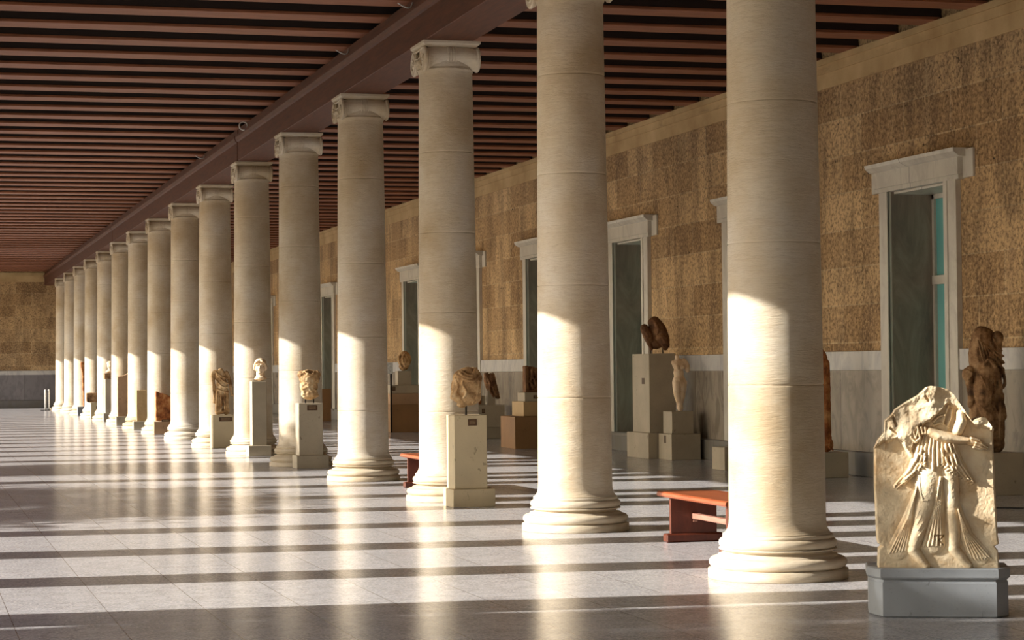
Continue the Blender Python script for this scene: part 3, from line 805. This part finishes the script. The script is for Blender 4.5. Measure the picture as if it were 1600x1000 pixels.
    sm = me.attributes.new('sharp_edge', 'BOOLEAN', 'EDGE') if 'sharp_edge' not in me.attributes else me.attributes['sharp_edge']
    me.set_sharp_from_angle(angle=math.radians(60)) if hasattr(me, 'set_sharp_from_angle') else None
    o = bpy.data.objects.new('relief_slab', me); o.location = (RC[0], RC[1], .292); o.rotation_euler = (0, 0, ROT)
    link(o); tag(o, 'large broken marble slab carved with a headless striding figure in wind-blown drapery', 'relief')
relief()

# ------------------------------------------------------------------ figures in the round
def folds(bm, lst):
    for pts, r in lst: tube(bm, pts, r, 8)

# torso with cowl drape on a single rod (x right, y back, z up; rod foot at z=0)
bm = bmesh.new()
ell(bm, (.01, 0, .30), (.15, .10, .20)); ell(bm, (.03, 0, .17), (.135, .10, .10)); ell(bm, (-.06, 0, .36), (.10, .085, .11)); ell(bm, (.09, 0, .37), (.085, .08, .10))
tube(bm, [(-.10, -.02, .40), (-.135, -.02, .32), (-.15, -.02, .25)], [.045, .04, .035]); tube(bm, [(-.17, -.03, .17), (-.10, -.03, .15), (-.05, -.02, .09)], [.03, .05, .04])
ell(bm, (-.14, -.02, .19), (.05, .05, .05)); ell(bm, (-.06, -.02, .08), (.06, .05, .03))
folds(bm, [([(-.10, -.07, .44), (-.03, -.10, .385), (.04, -.10, .375), (.11, -.06, .45)], .018), ([(-.12, -.06, .41), (-.03, -.11, .35), (.05, -.11, .345), (.13, -.06, .42)], .016),
           ([(-.08, -.07, .46), (-.02, -.09, .415), (.05, -.09, .41), (.10, -.04, .48)], .015), ([(-.08, .05, .44), (0, .08, .47), (.10, .04, .475)], .02),
           ([(-.06, -.085, .38), (-.07, -.10, .30), (-.03, -.10, .22), (-.06, -.09, .16)], .014), ([(.12, -.06, .33), (.10, -.08, .20), (.05, -.08, .10)], .012),
           ([(.145, -.03, .35), (.14, -.05, .22)], .012), ([(-.14, -.05, .37), (-.12, -.07, .28), (-.15, -.05, .20)], .012)])
t = thing('draped_torso', 'headless cream marble torso with heavy cowl folds at the neck, held on one dark rod', 'sculpture', (5.99, 23.19, 1.0))
sculpt('torso', bm, M_sA, t, .006, 1, ((.05, .008), (.015, .003)), loc=(0, 0, .03))
bm = lathe(bmesh.new(), [(.006, 0), (.011, 0), (.011, .16), (.006, .16)], 12, c=(-.01, 0, 0)); obj('mount_rod', bm, M_iron, t)

# rough torso on two prongs
bm = bmesh.new()
ell(bm, (.01, 0, .36), (.165, .10, .12)); ell(bm, (.0, 0, .24), (.14, .10, .16)); ell(bm, (.01, 0, .12), (.135, .095, .09)); ell(bm, (-.12, 0, .42), (.055, .06, .06)); ell(bm, (.13, 0, .42), (.055, .06, .06))
for q in range(16):
    a = random.uniform(-.12, .13); z = random.uniform(.08, .42)
    ell(bm, (a, -.08+abs(a)*.2, z), (.022, .022, .018))
folds(bm, [([(-.07, -.08, .47), (-.03, -.10, .43), (.03, -.10, .42)], .014), ([(-.11, -.07, .20), (-.04, -.10, .22), (.02, -.10, .17)], .016), ([(-.08, -.05, .47), (.02, -.02, .475), (.13, -.02, .46)], .022)])
t = thing('rough_torso', 'stocky battered stone torso standing on two short dark prongs', 'sculpture', (6.055, 33.17, 1.0))
sculpt('torso', bm, M_sA, t, .009, 2, ((.05, .02), (.018, .010)), loc=(0, 0, .02))
bm = bmesh.new()
for px in (-.055, .07): box(bm, px-.01, px+.01, -.01, .01, 0, .12)
obj('mount_prong', bm, M_iron, t)

# head with wavy hair
bm = bmesh.new()
ell(bm, (0, 0, .265), (.098, .115, .125)); ell(bm, (0, -.045, .215), (.082, .082, .108)); tube(bm, [(0, .02, .20), (0, .01, .06)], [.075, .078]); ell(bm, (0, .0, .03), (.115, .085, .03)); ell(bm, (0, -.01, .05), (.095, .08, .035))
tube(bm, [(.0, -.118, .262), (.0, -.136, .218)], [.012, .018]); ell(bm, (0, -.118, .186), (.030, .012, .008)); ell(bm, (0, -.116, .172), (.026, .012, .009)); ell(bm, (0, -.095, .140), (.035, .03, .026))
for s in (-1, 1):
    ell(bm, (s*.038, -.108, .254), (.018, .008, .008)); tube(bm, [(s*.014, -.124, .276), (s*.040, -.122, .282), (s*.068, -.100, .272)], .010); ell(bm, (s*.055, -.075, .205), (.030, .035, .045))
    for q in range(8):
        a = q/7
        tube(bm, [(s*.012, -.098+.03*q, .345+.03*a), (s*(.05+.008*a), -.11+.028*q, .335), (s*.085, -.085+.025*q, .300), (s*.104, -.06+.02*q, .245)], [.013, .015, .017, .014], 6)
    ell(bm, (s*.100, -.02, .235), (.028, .045, .05)); tube(bm, [(s*.09, -.06, .25), (s*.108, -.035, .215), (s*.09, -.01, .185)], .016)
ell(bm, (0, .02, .30), (.108, .112, .095)); ell(bm, (0, .10, .27), (.08, .05, .08))
t = thing('sculpted_head', 'pale marble head with thick wavy hair and long neck on a slim pedestal', 'sculpture', (6.115, 38.23, 1.333), rotz=-.25)
sculpt('head', bm, M_sD, t, .006, 2, ((.02, .004),))

# headless draped statuette
bm = bmesh.new()
ell(bm, (-.02, 0, .74), (.12, .085, .13)); ell(bm, (0, 0, .58), (.115, .09, .12)); ell(bm, (0, 0, .44), (.125, .095, .14))
tube(bm, [(-.06, 0, .42), (-.07, -.01, .22), (-.08, 0, .04)], [.08, .065, .06]); tube(bm, [(.06, 0, .42), (.06, -.02, .22), (.08, 0, .04)], [.08, .065, .06]); ell(bm, (0, 0, .05), (.145, .09, .05))
tube(bm, [(-.10, 0, .83), (-.18, 0, .79), (-.165, 0, .62), (-.14, 0, .40), (-.15, 0, .24)], [.045, .04, .035, .032, .035]); tube(bm, [(.09, 0, .80), (.15, 0, .66), (.18, 0, .50), (.19, -.02, .39)], [.05, .04, .035, .022])
ell(bm, (.20, -.02, .375), (.035, .02, .03)); ell(bm, (-.02, 0, .86), (.05, .05, .04))
folds(bm, [([(-.12, -.05, .82), (-.02, -.09, .74), (.10, -.07, .70)], .014), ([(-.10, -.06, .78), (0, -.095, .66), (.11, -.06, .60)], .014), ([(-.11, -.05, .66), (-.02, -.10, .55), (.10, -.08, .52)], .015),
           ([(-.12, -.06, .50), (-.03, -.10, .46), (.12, -.07, .42)], .014), ([(-.10, -.07, .46), (-.11, -.07, .25), (-.12, -.07, .06)], .014), ([(-.02, -.08, .42), (-.02, -.08, .22), (-.03, -.08, .05)], .014),
           ([(.05, -.09, .42), (.04, -.09, .22), (.05, -.09, .05)], .014), ([(.10, -.06, .40), (.11, -.06, .2), (.13, -.06, .04)], .013), ([(-.19, -.03, .76), (-.18, -.03, .5), (-.15, -.03, .27)], .012)])
t = sculpt('draped_statuette', bm, M_sA, None, .007, 1, ((.05, .012), (.02, .005)), loc=(6.08, 42.80, .662)); tag(t, 'headless standing draped marble statuette on a low square pedestal', 'sculpture')

# two-figure fragment on rods
bm = bmesh.new()
tube(bm, [(.0, 0, .50), (.08, 0, .36), (.16, 0, .20)], [.10, .13, .09]); ell(bm, (-.02, 0, .50), (.10, .08, .07)); tube(bm, [(.10, -.04, .26), (.17, -.04, .15), (.17, -.02, .08)], [.09, .08, .05])
tube(bm, [(-.17, -.02, .40), (-.12, -.03, .28), (-.08, -.02, .14)], [.075, .085, .05]); ell(bm, (.02, 0, .14), (.11, .08, .09)); ell(bm, (.0, .03, .34), (.13, .07, .18)); ell(bm, (.05, .02, .22), (.12, .08, .14)); tube(bm, [(-.16, -.06, .30), (-.10, -.07, .16), (-.06, -.04, .06)], [.03, .03, .03])
tube(bm, [(.02, -.10, .46), (.06, -.11, .38), (.03, -.10, .30)], [.03, .03, .02])
t = thing('figure_fragment', 'dark brown marble fragment of two entwined bodies on rods before a doorway', 'sculpture', (12.02, 34.05, 1.72), rotz=-.3)
sculpt('bodies', bm, M_sC, t, .008, 2, ((.06, .015),), loc=(0, 0, .02))
bm = bmesh.new()
for px in (-.07, .13): box(bm, px-.008, px+.008, -.008, .008, 0, .14)
obj('mount_rod', bm, M_iron, t)

# pale female torso with legs
bm = bmesh.new()
ell(bm, (0, 0, .70), (.115, .08, .10)); ell(bm, (-.01, 0, .56), (.085, .07, .12)); ell(bm, (.0, 0, .42), (.115, .085, .12)); tube(bm, [(-.045, -.01, .40), (-.04, -.01, .22), (-.005, 0, .08)], [.075, .06, .042])
tube(bm, [(.055, 0, .40), (.04, 0, .22), (.02, 0, .08)], [.078, .06, .042]); ell(bm, (-.05, -.07, .66), (.04, .035, .035)); ell(bm, (.04, -.07, .66), (.04, .035, .035)); tube(bm, [(-.03, 0, .78), (-.035, 0, .83)], [.04, .035])
tube(bm, [(.07, -.02, .76), (.12, -.03, .69), (.13, -.04, .60)], [.05, .045, .035]); ell(bm, (-.10, 0, .73), (.035, .04, .04)); tube(bm, [(.01, 0, .12), (.01, 0, .0)], [.05, .055])
t = sculpt('female_torso', bm, M_sD, None, .009, 3, ((.08, .01), (.02, .004)), loc=(12.13, 33.20, .835)); tag(t, 'slender pale marble female torso with joined legs on a stepped pedestal', 'sculpture')

# tall draped dark figure behind the relief
bm = bmesh.new()
tube(bm, [(-.05, .02, 1.30), (-.08, .02, 1.08), (-.07, .02, .90), (-.02, .02, .70)], [.11, .13, .12, .15]); ell(bm, (-.02, .02, 1.33), (.11, .09, .06)); ell(bm, (.13, -.02, 1.27), (.07, .07, .08))
tube(bm, [(.10, .02, 1.20), (.12, .02, .95), (.12, .02, .75)], [.10, .08, .07]); tube(bm, [(-.05, -.06, .90), (-.10, -.10, .68), (-.09, -.08, .54)], [.10, .115, .09]); tube(bm, [(-.08, -.06, .52), (0, -.04, .34), (.08, 0, .18)], [.085, .09, .10])
tube(bm, [(.10, .02, .70), (.10, .02, .45), (.11, .02, .25), (.12, .02, .04)], [.10, .10, .10, .095]); tube(bm, [(-.10, .03, .5), (-.12, .03, .2), (-.12, .03, .03)], [.10, .10, .11]); ell(bm, (0, .02, .05), (.20, .13, .06))
ell(bm, (-.25, 0, .85), (.06, .06, .08)); ell(bm, (-.22, 0, .90), (.05, .05, .05)); tube(bm, [(-.23, 0, .80), (-.20, 0, .62), (-.20, .02, .50)], [.05, .045, .04])
folds(bm, [([(-.10, -.08, .98), (-.02, -.13, 1.06), (.06, -.12, 1.0), (.18, -.06, .90)], .018), ([(-.12, -.09, .90), (-.06, -.15, 1.02), (.02, -.15, .95), (.08, -.12, .84)], .02), ([(-.02, -.12, 1.10), (.08, -.10, 1.06), (.19, -.05, .98)], .015),
           ([(.05, -.08, 1.26), (.10, -.08, 1.16), (.17, -.05, 1.12)], .014), ([(.0, -.09, 1.22), (.06, -.10, 1.12), (.18, -.06, 1.06)], .014), ([(-.12, -.08, 1.25), (-.16, -.07, 1.1), (-.13, -.08, .98)], .016),
           ([(.0, -.12, .95), (.04, -.12, .82), (.03, -.12, .74)], .022), ([(.08, -.11, .90), (.09, -.12, .76), (.08, -.10, .68), (.12, -.10, .72), (.12, -.09, .86)], .018), ([(.17, -.06, .92), (.20, -.05, .76), (.18, -.05, .70)], .02),
           ([(-.02, -.10, .62), (-.03, -.10, .48), (.05, -.09, .36)], .02), ([(.04, -.10, .66), (.02, -.10, .5), (.10, -.09, .34)], .018), ([(-.15, -.12, .50), (-.06, -.13, .42), (.02, -.11, .44)], .014), ([(.17, -.05, .50), (.19, -.05, .36), (.13, -.07, .34)], .028),
           ([(.09, -.08, .5), (.15, -.09, .33)], .016), ([(-.27, -.05, .90), (-.22, -.06, .86), (-.26, -.05, .80)], .014), ([(-.29, -.03, .86), (-.24, -.05, .81)], .014), ([(.02, -.10, .3), (.0, -.11, .08)], .018), ([(-.1, -.08, .35), (-.13, -.08, .08)], .02)])
folds(bm, [([(-.16+.03*q, -.10-.02*math.sin(q), 1.24-.015*q), (-.13+.035*q, -.125, 1.08), (-.10+.03*q, -.13, .96-.01*q)], .010) for q in range(6)]+[([(.12+.02*q, -.08+.012*q, .62), (.11+.022*q, -.10+.015*q, .40), (.10+.025*q, -.09+.012*q, .12)], .014) for q in range(4)])
for q in range(7): tube(bm, [(-.17+.012*q, -.15-.0*q, .86-.02*q), (-.12+.012*q, -.205, .70-.01*q), (-.13+.01*q, -.17, .56)], .006, 6)
t = sculpt('draped_figure', bm, M_sB, None, .007, 1, ((.06, .010), (.02, .006)), loc=(12.02, 22.62, .53)); tag(t, 'tall headless brown figure in deep swirling drapery, behind the relief slab beside the doorway', 'sculpture')

# rust brown pillar figure
bm = bmesh.new()
tube(bm, [(0, 0, .10), (0, 0, .55), (-.01, 0, .80), (-.02, 0, 1.12)], [.085, .085, .095, .10]); ell(bm, (0, 0, .10), (.115, .10, .11)); ell(bm, (-.02, 0, 1.17), (.10, .08, .10)); tube(bm, [(0, 0, 1.22), (.0, 0, 1.30), (-.03, 0, 1.37)], [.06, .035, .018])
folds(bm, [([(-.07, -.06, 1.10), (-.08, -.08, .9), (-.06, -.08, .72)], .016), ([(.03, -.08, 1.15), (.0, -.09, 1.05), (-.07, -.07, 1.02)], .016), ([(.06, -.06, .2), (.02, -.09, .08), (.08, -.07, .03)], .016)])
t = sculpt('pillar_figure', bm, M_sE, None, .008, 2, ((.05, .014), (.015, .006)), loc=(11.93, 27.0, .34)); tag(t, 'narrow rust-brown pillar-like stone figure with a broken pointed top, against the dado', 'sculpture')

# splintered pair of fragments
bm = bmesh.new()
tube(bm, [(.10, 0, .62), (.12, 0, .40), (.19, 0, .22), (.24, 0, .16)], [.07, .10, .08, .04]); tube(bm, [(-.02, 0, .64), (.0, 0, .48), (.06, 0, .30)], [.06, .07, .06])
folds(bm, [([(0, -.06, .56), (.04, -.09, .44), (.03, -.09, .32), (.12, -.07, .18)], .022), ([(.08, -.08, .5), (.10, -.1, .36), (.16, -.08, .24)], .018)])
t = thing('splintered_fragment', 'jagged dark stone fragment of two splinters on mounting posts by the wall', 'sculpture', (12.08, 45.0, .72))
sculpt('fragment', bm, M_sC, t, .012, 1, ((.04, .03), (.015, .01)))
bm = bmesh.new()
tube(bm, [(-.20, 0, .34), (-.19, 0, .18), (-.18, 0, .06)], [.04, .055, .04]); folds(bm, [([(-.22, -.04, .34), (-.22, -.05, .15)], .015)])
sculpt('left_splinter', bm, M_sE, t, .012, 1, ((.04, .03), (.015, .01)))
bm = bmesh.new(); box(bm, .0, .16, -.05, .08, 0, .35); box(bm, -.2, -.05, 0, .08, 0, .2); obj('mount_block', bm, M_ped2, t)

# crowded relief fragment on the tan block
bm = bmesh.new()
prism(bm, [(0, 0), (.48, 0), (.48, .34), (.30, .44), (.16, .485), (0, .50)], .06, .20)
box(bm, 0, .06, 0, .1, .0, .5); box(bm, 0, .48, -.01, .1, 0, .05)
for q in range(5):
    x = .12+.085*q
    tube(bm, [(x, .04, .42-.03*q), (x+.02, .03, .32-.02*q), (x-.02, .03, .2), (x+.03, .03, .08)], [.025, .03, .028, .02]); ell(bm, (x+.02, .02, .44-.03*q), (.022, .02, .025))
    tube(bm, [(x+.01, 0, .30), (x+.06, .0, .22), (x+.08, .01, .12)], [.016, .018, .014]); tube(bm, [(x-.03, .01, .2), (x+.05, .01, .10)], [.018, .018])
t = sculpt('relief_fragment', bm, M_sC, None, .009, 1, ((.04, .015), (.015, .006)), loc=(11.33, 39.42, 1.045)); tag(t, 'small brown relief fragment crowded with carved figures, on a grey slab above the tan block', 'relief')

# draped head fragment on the narrow post
bm = bmesh.new(); ell(bm, (.02, 0, .27), (.17, .14, .20)); ell(bm, (.0, 0, .10), (.12, .10, .10)); ell(bm, (.02, 0, .42), (.10, .09, .06))
folds(bm, [([(-.10, -.08, .38), (-.14, -.09, .26), (-.08, -.10, .10)], .022), ([(.0, -.12, .42), (-.06, -.15, .28), (.0, -.12, .12)], .020), ([(.04, -.12, .38), (.10, -.12, .26), (.12, -.08, .16)], .018), ([(-.02, -.14, .34), (.02, -.15, .22), (-.04, -.13, .15)], .016), ([(.12, -.07, .36), (.17, -.05, .24)], .016)])
t = sculpt('veiled_fragment', bm, M_sA, None, .012, 2, ((.06, .02), (.02, .008)), loc=(11.64, 51.1, 1.465)); tag(t, 'round veiled stone head fragment on a short post above the stacked stones', 'sculpture')

# small distant bust
bm = bmesh.new(); ell(bm, (0, 0, .24), (.09, .10, .12)); ell(bm, (0, 0, .05), (.13, .08, .05)); tube(bm, [(0, 0, .16), (0, 0, .06)], .06); ell(bm, (0, -.10, .22), (.015, .02, .03)); ell(bm, (0, .02, .30), (.10, .10, .07))
t = sculpt('small_bust', bm, M_sD, None, .012, 2, ((.03, .006),), loc=(6.16, 67.47, 1.475)); tag(t, 'small pale bust on a tall pedestal, seen far down the row', 'sculpture')

# the axis of the hall was first laid out 0.16 degrees off: swing the exhibits round to it
for o in list(scn.objects):
    if o.parent is None and o.get('category') and o['category'] not in ('column', 'joist', 'beam', 'clip', 'ring', 'cable'):
        x, y = o.location.x, o.location.y
        o.location.x = x-.0028*y; o.location.y = y+.0028*x

# ------------------------------------------------------------------ outside: ground and olive trees towards the sun
tag(obj('ground', bx(-90, -1.6, -60, 160, -.9, -.6), M_ground), kind='structure')
def tree(x, y, cz, r, nleaf, label, seed):
    rs = np.random.RandomState(seed)
    t = thing('olive_tree', label, 'tree', (x, y, -.6))
    bm = bmesh.new(); tube(bm, [(0, 0, 0), (.1, .1, 1.2), (-.1, 0, cz*.75)], [.22, .17, .10], 10)
    for q in range(6):
        a = q*1.05; tube(bm, [(0, 0, cz*.5), (math.cos(a)*r[0]*.4, math.sin(a)*r[1]*.4, cz*.85), (math.cos(a)*r[0]*.75, math.sin(a)*r[1]*.75, cz+.2*r[2])], [.09, .06, .02], 6)
    obj('trunk', bm, M_bark, t)
    # leaf sprays gathered in clumps inside an ellipsoid crown
    cl = rs.normal(size=(46, 3)); cl /= np.linalg.norm(cl, axis=1)[:, None]; cl *= (rs.rand(46, 1)**.4)*.85
    c = cl[rs.randint(0, 46, nleaf)]+rs.normal(scale=.13, size=(nleaf, 3))
    c = c*np.array(r)+np.array([0, 0, cz+.6])
    a = rs.normal(size=(nleaf, 3)); a /= np.linalg.norm(a, axis=1)[:, None]
    b = np.cross(a, rs.normal(size=(nleaf, 3))); b /= np.linalg.norm(b, axis=1)[:, None]
    la, lb = .13, .045
    vs = np.stack([c-a*la, c+b*lb, c+a*la, c-b*lb], 1).reshape(-1, 3)
    me = bpy.data.meshes.new('crown'); me.from_pydata(vs.tolist(), [], np.arange(nleaf*4).reshape(-1, 4).tolist())
    me.materials.append(M_leaf); link(bpy.data.objects.new('crown', me), t)
TREES = [(-8.0, 13.46, 5.0, (.8, .46, 2.6), 14000, 'slender upright tree outside, between the first olive trees', 8),
         (-8.0, 10.3, 5.0, (2.4, 4.2, 2.1), 20000, 'dense olive tree outside, second from the near end', 1),
         (-8.0, 1.8, 5.2, (2.3, 4.0, 2.4), 12000, 'olive tree outside at the near end of the row', 5),
         (-8.5, 27.3, 3.9, (2.0, 4.8, 1.9), 10000, 'open-crowned olive tree outside, middle of the row', 2),
         (-8.5, 35.5, 5.0, (1.9, 2.1, 2.75), 18000, 'taller olive tree outside, farther along', 3)]
for a in TREES: tree(*a)

# ------------------------------------------------------------------ light
AZ, TE = math.radians(4.9), .4526
S = Vector((-math.cos(AZ), math.sin(AZ), TE*math.cos(AZ))).normalized()
sun = bpy.data.lights.new('sun', 'SUN'); sun.energy = 16.5; sun.color = (1, .95, .88); sun.angle = math.radians(.53)
so = bpy.data.objects.new('sun', sun); so.rotation_euler = S.to_track_quat('Z', 'Y').to_euler(); so.location = (-30, 20, 20); link(so)
w = bpy.data.worlds.new('sky'); scn.world = w; w.use_nodes = True; nt = w.node_tree
sky = nt.nodes.new('ShaderNodeTexSky'); sky.sky_type = 'NISHITA'; sky.sun_disc = False
sky.sun_elevation = math.atan(TE); sky.sun_rotation = math.atan2(S.x, S.y); sky.air_density = 1.0; sky.dust_density = 1.5
bg = nt.nodes['Background']; nt.links.new(sky.outputs[0], bg.inputs[0]); bg.inputs[1].default_value = .42

# ------------------------------------------------------------------ camera
F = Vector((0.26773661, 0.96324235, 0.02193824)); R = Vector((0.96348372, -0.26756962, -0.01027734)); U = Vector((0.00402957, -0.02388876, 0.9997065))
cam = bpy.data.cameras.new('camera'); cam.sensor_width = 36; cam.lens = 3400/1600*36; cam.clip_end = 500
co = bpy.data.objects.new('camera', cam)
M = Matrix((( R.x, U.x, -F.x, 0), (R.y, U.y, -F.y, 0), (R.z, U.z, -F.z, 1.512), (0, 0, 0, 1)))
co.matrix_world = M; link(co); scn.camera = co

vs = scn.view_settings; scn.display_settings.display_device = 'sRGB'
vs.view_transform = 'Standard'; vs.look = 'None'; vs.gamma = 1; vs.use_curve_mapping = False; vs.exposure = -0.46
scn.cycles.use_denoising = True; scn.cycles.blur_glossy = .1
scn.cycles.max_bounces = 10; scn.cycles.diffuse_bounces = 6; scn.cycles.glossy_bounces = 4
scn.cycles.sample_clamp_indirect = 8
